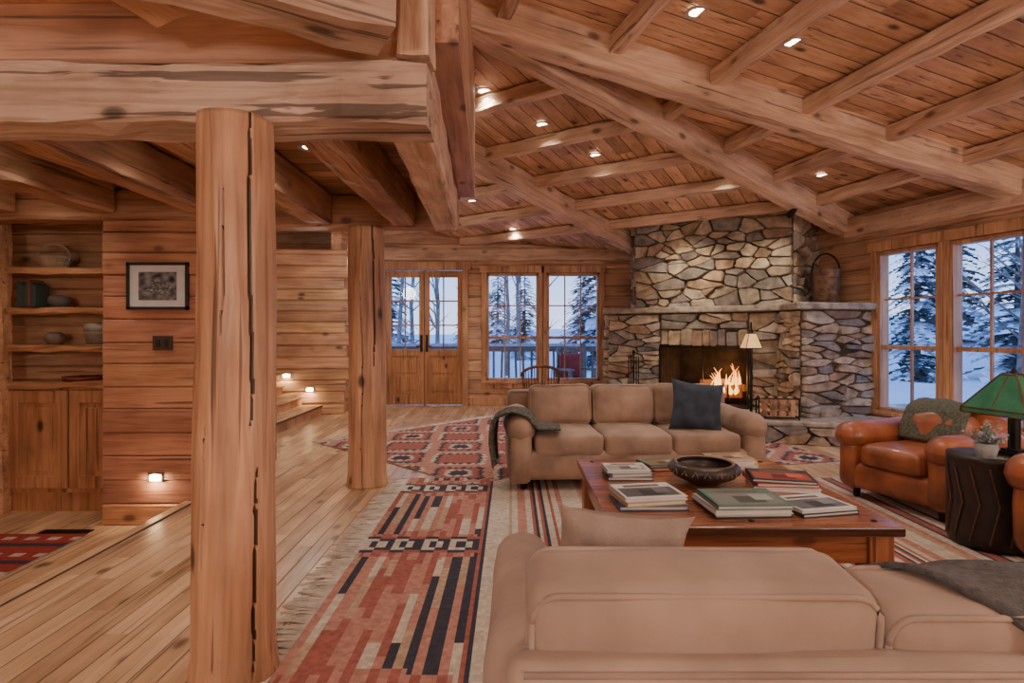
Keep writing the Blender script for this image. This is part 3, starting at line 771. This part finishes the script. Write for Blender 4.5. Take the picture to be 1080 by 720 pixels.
def armchair(name,loc,rz,mat=M_leather):
    e=empty(name,loc,rz); W=.92;D=.92;aw=.22
    rbox('base',(W-.14,D-.1,.22),(0,0,.19),.06,mat,e)
    for sx,nm in((-1,'arm_left'),(1,'arm_right')):
        x=sx*(W/2-aw/2)
        rbox(nm+'_side',(aw-.04,D-.06,.44),(x,0,.29),.08,mat,e,(.05,.03,0),wr=.006)
        rbox(nm+'_roll',(aw+.02,D-.02,.23),(x+sx*.01,-.01,.51),.114,mat,e,(.04,.03,.06),n=8,wr=.006)
    rbox('back',(W-.16,.26,.56),(0,D/2-.13,.46),.12,mat,e,(0,.12,.05),rot=(-.1,0,0),n=8,wr=.008)
    rbox('back_cushion',(W-2*aw+.02,.2,.34),(0,D/2-.30,.56),.09,mat,e,(0,.25,.05),rot=(-.14,0,0),n=8,wr=.01)
    rbox('seat_cushion',(W-2*aw+.01,D-.26,.18),(0,-.10,.38),.06,mat,e,(0,.03,.15),n=8,wr=.01)
    for sx in(-1,1):
        for sy in(-1,1):
            mb=MB(); mb.lathe([(0,0),(.022,0),(.032,.09),(0,.09)],10,o=(sx*(W/2-.13),sy*(D/2-.13),0)); mb.obj('foot',M_iron,e)
    return e
ac=armchair('armchair',(3.12,4.28,.013),math.radians(-70)); ac.scale=(.97,.97,.93)
armchair('armchair',(3.15,2.70,.013),math.radians(-95))
cb=Vector((.94,.342)); cc=Vector((3.12,4.28))
def bk_(k,z): q=cc+cb*k; return (q.x,q.y,z)
drape('throw_blanket',[bk_(.03,.47),bk_(.07,.60),bk_(.13,.71),bk_(.24,.745),bk_(.36,.745),bk_(.46,.70),bk_(.50,.45)],(-.342*.46,.94*.46,0),M_green,amp=.02)
e=empty('wicker_chair',(.45,8.9,.0),PI); mb=MB()
mb.tube([(.3*math.cos(t),.26*math.sin(t),.62+.16*max(0,math.sin(t))) for t in [-.3+(PI+.6)*i/20 for i in range(21)]],.022,8)
for i in range(21):
    t=-.3+(PI+.6)*i/20; mb.tube([(.27*math.cos(t),.23*math.sin(t),.40),(.3*math.cos(t),.26*math.sin(t),.62+.16*max(0,math.sin(t)))],.007,5)
mb.lathe([(0,.38),(.29,.38),(.29,.42),(0,.43)],20)
for x in(-.2,.2):
    for y in(-.18,.18): mb.tube([(x*1.1,y*1.1,0),(x,y,.38)],.018,6)
mb.obj('woven_frame',simple('wicker',(.17,.075,.035),.6),e)
# ------------------------------------------------------------ coffee table
e=empty('coffee_table',(1.065,3.11,.014)); W,D=1.27,1.32
mb=MB(); mb.box(-W/2,-D/2,.40,W/2,D/2,.445); bevel(mb.obj('top',M_table,e),.008)
mb=MB()
mb.box(-W/2+.05,-D/2+.045,.27,W/2-.05,-D/2+.08,.40); mb.box(-W/2+.05,D/2-.08,.27,W/2-.05,D/2-.045,.40)
bevel(mb.obj('apron_long',M_table,e),.004)
mb=MB()
for s in(-1,1): mb.box(s*(W/2-.062)-.018,-D/2+.08,.27,s*(W/2-.062)+.018,D/2-.08,.40)
bevel(mb.obj('apron_short',M_table,e),.004)
for i,(sx,sy) in enumerate(((-1,-1),(1,-1),(-1,1),(1,1))):
    x,y=sx*(W/2-.085),sy*(D/2-.085); mb=MB(); mb.box(x-.055,y-.055,0,x+.055,y+.055,.40); bevel(mb.obj('leg_%d'%(i+1),wood('table_leg_wood_%d'%i,(.38,.14,.06),(.22,.065,.028),2,None,rough=.3),e),.006)
mb=MB(); mb.box(-W/2+.1,-.05,.08,W/2-.1,.05,.12); mb.box(-W/2+.05,-D/2+.1,.08,-W/2+.11,D/2-.1,.12); mb.box(W/2-.11,-D/2+.1,.08,W/2-.05,D/2-.1,.12); bevel(mb.obj('stretcher',M_table,e),.005)
mb=MB()
for s in(-1,1):
    for x in(-W/2+.09,W/2-.09,0):
        mb.lathe([(0,.452),(.012,.450),(.014,.446)],10,o=(x,s*(D/2-.08),0))
mb.obj('pegs',M_iron,e)
TZ=.460
def books(loc,rz,lst):
    e=empty('book_stack',(loc[0],loc[1],TZ),rz); z=0; mb=MB()
    for (w,d,h,c,top) in lst:
        a=R(-.12,.12); M=Matrix.Translation((R(-.012,.012),R(-.012,.012),z))@Matrix.Rotation(a,4,'Z')
        mb.box(-w/2,-d/2,0,w/2,d/2,.004,c,M=M); mb.box(-w/2,-d/2,h-.004,w/2,d/2,h,c,M=M); mb.box(-w/2,-d/2,0,-w/2+.005,d/2,h,c,M=M)
        mb.box(-w/2+.005,-d/2+.006,.004,w/2-.006,d/2-.006,h-.004,(.75,.70,.62),M=M)
        if top:
            mb.box(-w*.44,-d*.40,h,w*.44,d*.18,h+.0006,top,M=M); mb.box(-w*.3,d*.25,h,w*.3,d*.38,h+.0006,(.15,.12,.11),M=M)
            mb.box(-w*.15,-d*.34,h+.0006,w*.22,d*.02,h+.001,tuple(q*.35 for q in top),M=M); mb.box(w*.1,-d*.2,h+.0008,w*.35,d*.14,h+.0013,tuple(min(1,q*1.8) for q in top),M=M)
        z+=h+.0005
    mb.obj('books',M_col,e)
Wh=(.70,.68,.65);Bk=(.04,.04,.045);Rd=(.45,.05,.03);Gy=(.3,.31,.33);Tn=(.5,.36,.22);Gn=(.12,.2,.16);Bl=(.06,.10,.18)
books((.66,3.30),.1,[(.26,.2,.022,Bk,None),(.24,.2,.02,Gy,None),(.25,.19,.015,Wh,(.4,.36,.32))])
books((.67,2.80),.08,[(.33,.26,.022,Bl,None),(.30,.25,.022,Tn,None),(.31,.25,.018,Wh,(.10,.10,.10))])
books((1.08,2.70),-.05,[(.36,.28,.02,Bk,None),(.36,.28,.022,Wh,None),(.35,.28,.02,Gn,(.22,.24,.21))])
books((1.42,2.72),.22,[(.30,.24,.018,Bk,None),(.29,.23,.014,Wh,(.14,.15,.17))])
books((1.47,3.10),-.2,[(.33,.26,.022,Wh,None),(.32,.25,.02,Rd,None),(.32,.25,.018,Bk,(.4,.07,.05))])
books((.93,3.52),.2,[(.24,.18,.022,Rd,None),(.24,.18,.016,Gn,(.3,.2,.1))])
books((1.34,3.55),.05,[(.30,.2,.025,Tn,None),(.28,.2,.025,Wh,None),(.26,.19,.016,Tn,(.4,.25,.15))])
e=empty('clay_bowl',(1.07,3.17,TZ)); mb=MB()
mb.lathe([(0,0),(.07,0),(.10,.015),(.165,.045),(.195,.075),(.185,.105),(.155,.118),(.148,.115),(.17,.10),(.172,.08),(.14,.05),(.05,.02),(0,.02)],40)
mb.obj('vessel',simple('blackware',(.045,.033,.028),.35,noise_amt=.3),e,True)
mb=MB(); mb.lathe([(.147,.116),(.160,.119),(.160,.115)],40,c=(.30,.20,.14))
for k in range(20):
    t=2*PI*k/20; mb.tube([(.197*math.cos(t),.197*math.sin(t),.072),(.190*math.cos(t+.08),.190*math.sin(t+.08),.098),(.197*math.cos(t+.16),.197*math.sin(t+.16),.072)],.0025,4,c=(.30,.20,.14))
mb.obj('banding',M_rough,e)
# ------------------------------------------------------------ drum side table, lamp, plant
e=empty('drum_side_table',(2.90,3.46,.013)); mb=MB()
mb.lathe([(0,0),(.19,0),(.205,.03),(.195,.27),(.205,.50),(.21,.52),(.21,.545),(0,.545)],32)
mb.obj('shell',simple('dark_hide',(.03,.018,.014),.45,noise_amt=.3,nscale=8),e,True)
mb=MB()
for k in range(14):
    t=2*PI*k/14; t2=t+PI/14
    mb.tube([(.212*math.cos(t),.212*math.sin(t),.49),(.202*math.cos(t2),.202*math.sin(t2),.27),(.212*math.cos(t),.212*math.sin(t),.05)],.005,5,c=(.12,.06,.035))
mb.obj('lacing',M_rough,e)
e=empty('table_lamp',(3.02,3.42,.559),.25); mb=MB()
mb.box(-.06,-.06,0,.06,.06,.025); mb.box(-.045,-.045,.025,.045,.045,.04); mb.box(-.016,-.016,.04,.016,.016,.30)
for sx in(-1,1):
    mb.tube([(sx*.045,0,.04),(sx*.045,0,.22),(sx*.02,0,.27)],.006,6)
mb.lathe([(0,.50),(.02,.495),(.012,.515),(0,.53)],8)
mb.obj('base',M_iron,e)
mb=MB(); a,b,zb,zt=.18,.045,.28,.485
V=[(-a,-a,zb),(a,-a,zb),(a,a,zb),(-a,a,zb),(-b,-b,zt),(b,-b,zt),(b,b,zt),(-b,b,zt),(-a,-a,zb-.03),(a,-a,zb-.03),(a,a,zb-.03),(-a,a,zb-.03)]
mb.add(V,[(0,1,5,4),(1,2,6,5),(2,3,7,6),(3,0,4,7),(8,9,1,0),(9,10,2,1),(10,11,3,2),(11,8,0,3)]); mb.obj('glass_shade',M_green_glass,e)
mb=MB()
for i in range(4):
    mb.tube([V[i],V[i+4]],.006,5); mb.tube([V[i],V[(i+1)%4]],.006,5); mb.tube([V[8+i],V[8+(i+1)%4]],.006,5); mb.tube([V[4+i],V[4+(i+1)%4]],.006,5); mb.tube([V[i],V[8+i]],.006,5)
    A_=Vector(V[i]).lerp(Vector(V[(i+1)%4]),.5); B_=Vector(V[i+4]).lerp(Vector(V[4+(i+1)%4]),.5); mb.tube([A_,B_],.004,5)
mb.obj('shade_straps',simple('bronze_strap',(.12,.06,.03),.4,.6),e)
light('bulb','POINT',(0,0,.25),3,(1,.75,.45),.04,e)
e=empty('potted_plant',(2.80,3.36,.559)); mb=MB()
mb.lathe([(0,0),(.045,0),(.058,.05),(.055,.085),(.047,.085),(.045,.06),(0,.06)],20,c=(.4,.42,.42))
for _ in range(90):
    a=R(0,6.3); l=R(.06,.14); el=R(.4,1.5); d=Vector((math.cos(a)*math.cos(el),math.sin(a)*math.cos(el),math.sin(el)))*l; p=Vector((0,0,.07))
    mb.tube([p,p+d],.0015,4,c=(.25,.28,.25))
    for _ in range(5):
        q=p+d*R(.5,1); o=Vector((R(-1,1),R(-1,1),R(-.4,1))).normalized()*.018; s=o.cross(Vector((R(-1,1),R(-1,1),1))).normalized()*.007
        mb.add([q,q+o*.5+s,q+o,q+o*.5-s],[(0,1,2,3)],(.42,.48,.46))
mb.obj('pot_and_leaves',M_rough,e)
# ------------------------------------------------------------ rugs
RED=(.42,.13,.10);PINK=(.56,.27,.205);CRM=(.68,.59,.48);NAV=(.045,.045,.068);TAN=(.55,.38,.26);BRN=(.28,.10,.07)
def kil(x,y):
    if x<.70:
        s=int(x/.0438); dx=abs(x-.35)
        for yc in (1.60,3.10,4.35,.2):
            dy=math.floor(abs(y-yc)/.045)*.045
            if dy<.22-dx*.25:
                if dy<.03: return NAV if s%2 else CRM
                if dy<.07: return CRM if (s%4)<2 else NAV
                if dy<.12: return NAV if (s%4)<2 else RED
                return PINK if s%2 else RED
        yy=y+.10*abs((s%8)-4)
        seg=int(yy/.46); h=(s//2*3+seg*5)%8
        if s%2==1: return [NAV,CRM,PINK,NAV,TAN,CRM,NAV,RED][h]
        return [PINK,PINK,PINK,TAN,PINK,RED,PINK,RED][h]
    k=int((x-.70)/.0225)%46
    tab={0:RED,1:NAV,8:TAN,11:PINK,12:PINK,15:RED,16:NAV,17:CRM,18:RED,19:NAV,20:CRM,21:RED,24:PINK,25:PINK,32:TAN,33:PINK,34:PINK,38:NAV,39:RED,40:RED,41:NAV,44:TAN}
    return tab.get(k,CRM)
def kil2(x,y):
    per=.9; dx=abs(x%per-per/2); dy=abs((y+.2)%.8-.4)
    m=math.floor(dx/.05)*.05+math.floor(dy/.05)*.05*1.1
    if m<.10: return NAV
    if m<.15: return CRM
    if m<.25: return RED
    if m<.30: return NAV
    if m<.46: return PINK
    if m<.49: return CRM
    if m<.54: return NAV
    return RED
def kil3(x,y):
    s=int(y/.06)
    if s%5==0: return NAV
    if s%5==2 and int(x/.08)%2: return CRM
    return (.40,.05,.04)
def rug(name,loc,rz,W,D,fn,cell=.02,th=.012,fx=(),xoff=0):
    e=empty(name,loc,rz); nx=int(W/cell);ny=int(D/cell); V=[];F=[];C=[]
    for i in range(nx+1):
        for j in range(ny+1):
            V.append((W*i/nx,D*j/ny,th+.0012*noise.noise(Vector((i*.13,j*.13,0)))))
    for i in range(nx):
        for j in range(ny):
            F.append((i*(ny+1)+j,(i+1)*(ny+1)+j,(i+1)*(ny+1)+j+1,i*(ny+1)+j+1)); c=fn(W*(i+.5)/nx+xoff,D*(j+.5)/ny); g=R(.85,1.1); C.append((c[0]*g,c[1]*g,c[2]*g))
    mobj('weave',V,F,M_rug,e,cols=C)
    mb=MB(); mb.box(.001,.001,0,W-.001,D-.001,th*.6); mb.obj('backing',M_fr,e)
    for side in fx:
        mb=MB(); k=0
        while k<D:
            x0=0 if side=='L' else W; s=-1 if side=='L' else 1
            l=R(.12,.2); dy=R(-.04,.04)
            mb.tube([(x0,k,.008),(x0+s*l*.5,k+dy*.4,.008+R(0,.006)),(x0+s*l,k+dy,.004)],[.0045,.004,.0025],4)
            k+=.0115
        mb.obj('fringe',M_fr,e)
    return e
rug('area_rug',(-.90,.35,0),0,4.3,4.68,kil,fx=('L','R'))
rug('area_rug',(-2.25,6.62,0),math.radians(-44),2.7,2.9,kil2,fx=('L',))
rug('area_rug',(1.75,5.35,0.0),math.radians(12),1.6,1.25,kil2)
rug('area_rug',(-4.5,2.4,-.18),0,1.42,1.74,kil3)
# ------------------------------------------------------------ den alcove
e=empty('built_in_bookcase',(0,0,0)); Y0=4.68
mb=MB()
mb.box(-4.62,Y0+.02,-.18,-3.14,Y0+.3,-.02); mb.obj('plinth',M_cab,e)
mb=MB(); mb.box(-4.62,Y0+.01,-.02,-3.14,4.99,.85); mb.obj('carcass',M_cab,e)
mb=MB()
for (a,b) in ((-4.12,-3.64),(-3.62,-3.16),(-4.6,-4.16)):
    mb.box(a,Y0-.015,.02,b,Y0+.01,.82)
    mb.box(a,Y0-.03,.02,a+.08,Y0-.012,.82); mb.box(b-.08,Y0-.03,.02,b,Y0-.012,.82)
    mb.box(a+.08,Y0-.03,.02,b-.08,Y0-.012,.12); mb.box(a+.08,Y0-.03,.72,b-.08,Y0-.012,.82)
    mb.box(a+.12,Y0-.022,.16,b-.12,Y0-.012,.68)
bevel(mb.obj('doors',M_cab,e),.004)
for nm,z in (('counter',.865),('shelf_1',1.165),('shelf_2',1.475),('shelf_3',1.80)):
    beam(nm,(-4.62,Y0+.13,z),(-3.14,Y0+.13,z),.34,.05,wood('live_edge_%s'%nm,(.58,.31,.16),(.38,.18,.085),0,None,rough=.35),.010).parent=e
beam('trim_post',(-4.17,Y0-.04,-.18),(-4.17,Y0-.04,2.2),.11,.1,M_trim)
e=empty('wire_basket',(-3.85,Y0+.1,1.836)); mb=MB()
for z,r in ((.0,.09),(.04,.12),(.08,.14),(.09,.145)): mb.tube([(r*math.cos(t),r*.8*math.sin(t),z) for t in [2*PI*i/24 for i in range(25)]],.006,5)
for i in range(16):
    t=2*PI*i/16; mb.tube([(.09*math.cos(t),.072*math.sin(t),0),(.145*math.cos(t),.116*math.sin(t),.09)],.005,4)
mb.tube([(.14*math.cos(t),0,.09+.11*math.sin(t)) for t in [PI*i/12 for i in range(13)]],.008,5)
mb.lathe([(0,.002),(.09,.002),(.14,.08)],16,c=(.8,.7,.6))
mb.obj('weave',simple('willow',(.50,.42,.32),.7,attr=True),e)
e=empty('book_row',(-4.1,Y0+.1,1.508)); mb=MB(); x=0
for i in range(7):
    w_=R(.018,.026);h=R(.16,.23); c=random.choice([(.05,.09,.08),(.12,.05,.03),(.3,.27,.2),(.06,.06,.07),(.25,.08,.05)]); mb.box(x,-.07,0,x+w_,.07,h,c); mb.box(x+.003,-.068,.004,x+w_-.003,.071,h-.004,(.7,.65,.55)); x+=w_+.001
mb.obj('books',M_col,e)
def pot(name,loc,prof,c):
    e=empty(name,loc); mb=MB(); mb.lathe(prof,24,c=c); mb.obj('body',M_rough,e,True)
pot('clay_pot',(-3.80,Y0+.1,1.508),[(0,0),(.05,0),(.085,.04),(.075,.085),(.03,.10),(.025,.095),(0,.095)],(.14,.12,.11))
pot('clay_pot',(-3.84,Y0+.1,1.198),[(0,0),(.045,0),(.075,.04),(.07,.08),(.04,.1),(.035,.095),(0,.09)],(.24,.17,.13))
pot('storage_basket',(-3.47,Y0+.12,1.198),[(0,0),(.10,0),(.115,.09),(.12,.10),(.11,.10),(.1,.02),(0,.02)],(.30,.27,.22))
pot('storage_basket',(-3.47,Y0+.12,1.301),[(0,0),(.115,0),(.12,.05),(.11,.07),(.09,.07),(0,.01)],(.40,.37,.31))
pot('serving_tray',(-3.6,Y0+.1,.900),[(0,0),(.14,0),(.15,.03),(.14,.03),(0,.01)],(.22,.05,.03))
def framed(name,x,z,w,h,y):
    e=empty(name,(x,y,z)); mb=MB(); t=.022
    mb.box(-w/2,-.02,-h/2,w/2,-.0,-h/2+t,(.02,.02,.02)); mb.box(-w/2,-.02,h/2-t,w/2,0,h/2,(.02,.02,.02)); mb.box(-w/2,-.02,-h/2,-w/2+t,0,h/2,(.02,.02,.02)); mb.box(w/2-t,-.02,-h/2,w/2,0,h/2,(.02,.02,.02))
    mb.box(-w/2+t,-.010,-h/2+t,w/2-t,-.001,h/2-t,(.62,.61,.60)); mb.obj('frame_and_mat',M_col,e)
    n=26; V=[];F=[];C=[]; pw,ph=w*.62,h*.60
    for i in range(n+1):
        for j in range(n+1): V.append((-pw/2+pw*i/n,-.0115,-ph/2+ph*j/n))
    for i in range(n):
        for j in range(n):
            F.append((i*(n+1)+j,(i+1)*(n+1)+j,(i+1)*(n+1)+j+1,i*(n+1)+j+1)); a,b=(i-13)/8,(j-11)/6
            v=.14+.2*noise.noise(Vector((i*.25,j*.25,1)))
            if a*a+b*b<1.2: v=.04+.5*abs(noise.noise(Vector((i*.4,j*.4,4))))
            C.append((v,v,v*1.02))
    mobj('photo_print',V,F,M_col,e,cols=C)
framed('framed_picture',-2.70,1.65,.47,.36,4.345)
framed('framed_picture',-3.45,2.05,.2,.26,4.995)
e=empty('light_switch',(-2.665,4.345,1.215)); mb=MB(); mb.box(-.075,-.008,-.055,.075,0,.055,(.06,.035,.025)); mb.box(-.045,-.014,-.03,-.02,-.008,.03,(.02,.015,.01)); mb.box(.02,-.014,-.03,.045,-.008,.03,(.02,.015,.01)); mb.obj('plate',M_col,e)
def steplight(loc,rz,en=2.5,w=.11,h=.07):
    e=empty('step_light',loc,rz); mb=MB(); mb.box(-w/2,-.008,-h/2,w/2,.0,h/2,(.05,.04,.03)); mb.obj('plate',M_col,e)
    mb=MB(); mb.box(-w/2+.012,-.0095,-h/2+.012,w/2-.012,-.008,h/2-.012); mb.obj('lens',M_soft,e)
    light('glow','AREA',(0,-.03,0),en,(1,.74,.46),.07,e,rot=(PI/2-.6,0,0))
steplight((-2.72,4.344,.19),0,3)
sw=math.atan2(.25,2.03)
for x,z in((-3.52,.62),(-3.17,.40)): steplight((x,wl(x)+.0,z),sw,3.5,.13,.07)
steplight((-2.64,9.5,1.65),math.radians(85),1.0,.06,.14)
e=empty('floor_vent',(-3.3,4.18,-.179)); mb=MB(); mb.box(-.18,-.07,0,.18,.07,.006)
for i in range(12): mb.box(-.16+i*.028,-.055,.006,-.147+i*.028,.055,.009)
mb.obj('grille',M_iron,e)
# ------------------------------------------------------------ lighting fixtures
def can(x,y,z,en=30,ang=2.1):
    e=empty('recessed_light',(x,y,z)); mb=MB()
    mb.lathe([(.055,0),(.085,0),(.085,-.008),(.055,-.006)],20,c=(.5,.42,.35)); mb.obj('ring',M_col,e)
    mb=MB(); mb.lathe([(0,-.002),(.055,-.002)],20); mb.obj('lens',M_lamp,e)
    light('lamp','SPOT',(0,0,-.03),en,LC,.06,e,spot=ang,blend=.8)
for x,y in [(1.26,3.87),(1.99,4.03),(3.42,6.27),(4.3,3.2),(.9,1.8),(3.2,1.2),(2.2,-.8)]: can(x,y,zR(x,y)+CO-.002,50)  # cans outside the view are added as fill light
for x,y in [(-.26,5.31),(.31,5.83),(.94,6.4),(.02,9.3),(-.57,8.18),(2.39,6.51),(-1.9,8.9),(-1.6,7.0)]: can(x,y,zF(x,y)+CO-.002,44)
for x,y in [(-1.27,3.6),(-1.98,3.3),(-2.75,3.4),(-3.5,4.0)]: can(x,y,2.470,17)
for x,y in [(-3.3,1.2),(-1.8,-.6),(-3.6,-1.2)]: can(x,y,min(zR(x,y),zF(x,y))+CO-.002,52)  # unseen cans beside and behind the camera, added to fill the room
e=empty('spot_fixture',(3.35,6.75,zR(3.35,6.75)-.16)); mb=MB(); mb.tube([(0,0,.15),(0,0,.02)],.01,6); mb.tube([(0,-.03,.03),(-.02,.08,-.05)],[.03,.045],12); mb.obj('housing',M_iron,e)
def aim(o,src,dst):
    o.rotation_euler=(Vector(dst)-Vector(src)).to_track_quat('-Z','Y').to_euler()
for src,dst,en in [((2.2,7.2,2.72),(2.55,8.15,2.0),85),((3.35,6.70,2.65),(3.3,7.8,1.9),45)]:
    o=light('chimney_spot','SPOT',src,en,(1,.82,.58),.04,None,spot=1.15,blend=.9); aim(o,src,dst)
for loc,en,r in [((3.9,-1.3,1.9),205,.3),((-1.15,-1.5,1.8),140,.2),((5.3,1.0,1.7),75,.3)]:
    light('room_fill','POINT',loc,en,(1,.90,.82),r)  # added out-of-view fill lights, no fixture stands there
light('hall_point_light','POINT',(-2.4,7.0,2.2),42,LC,.15)  # bare point light in the hall, no fixture modelled
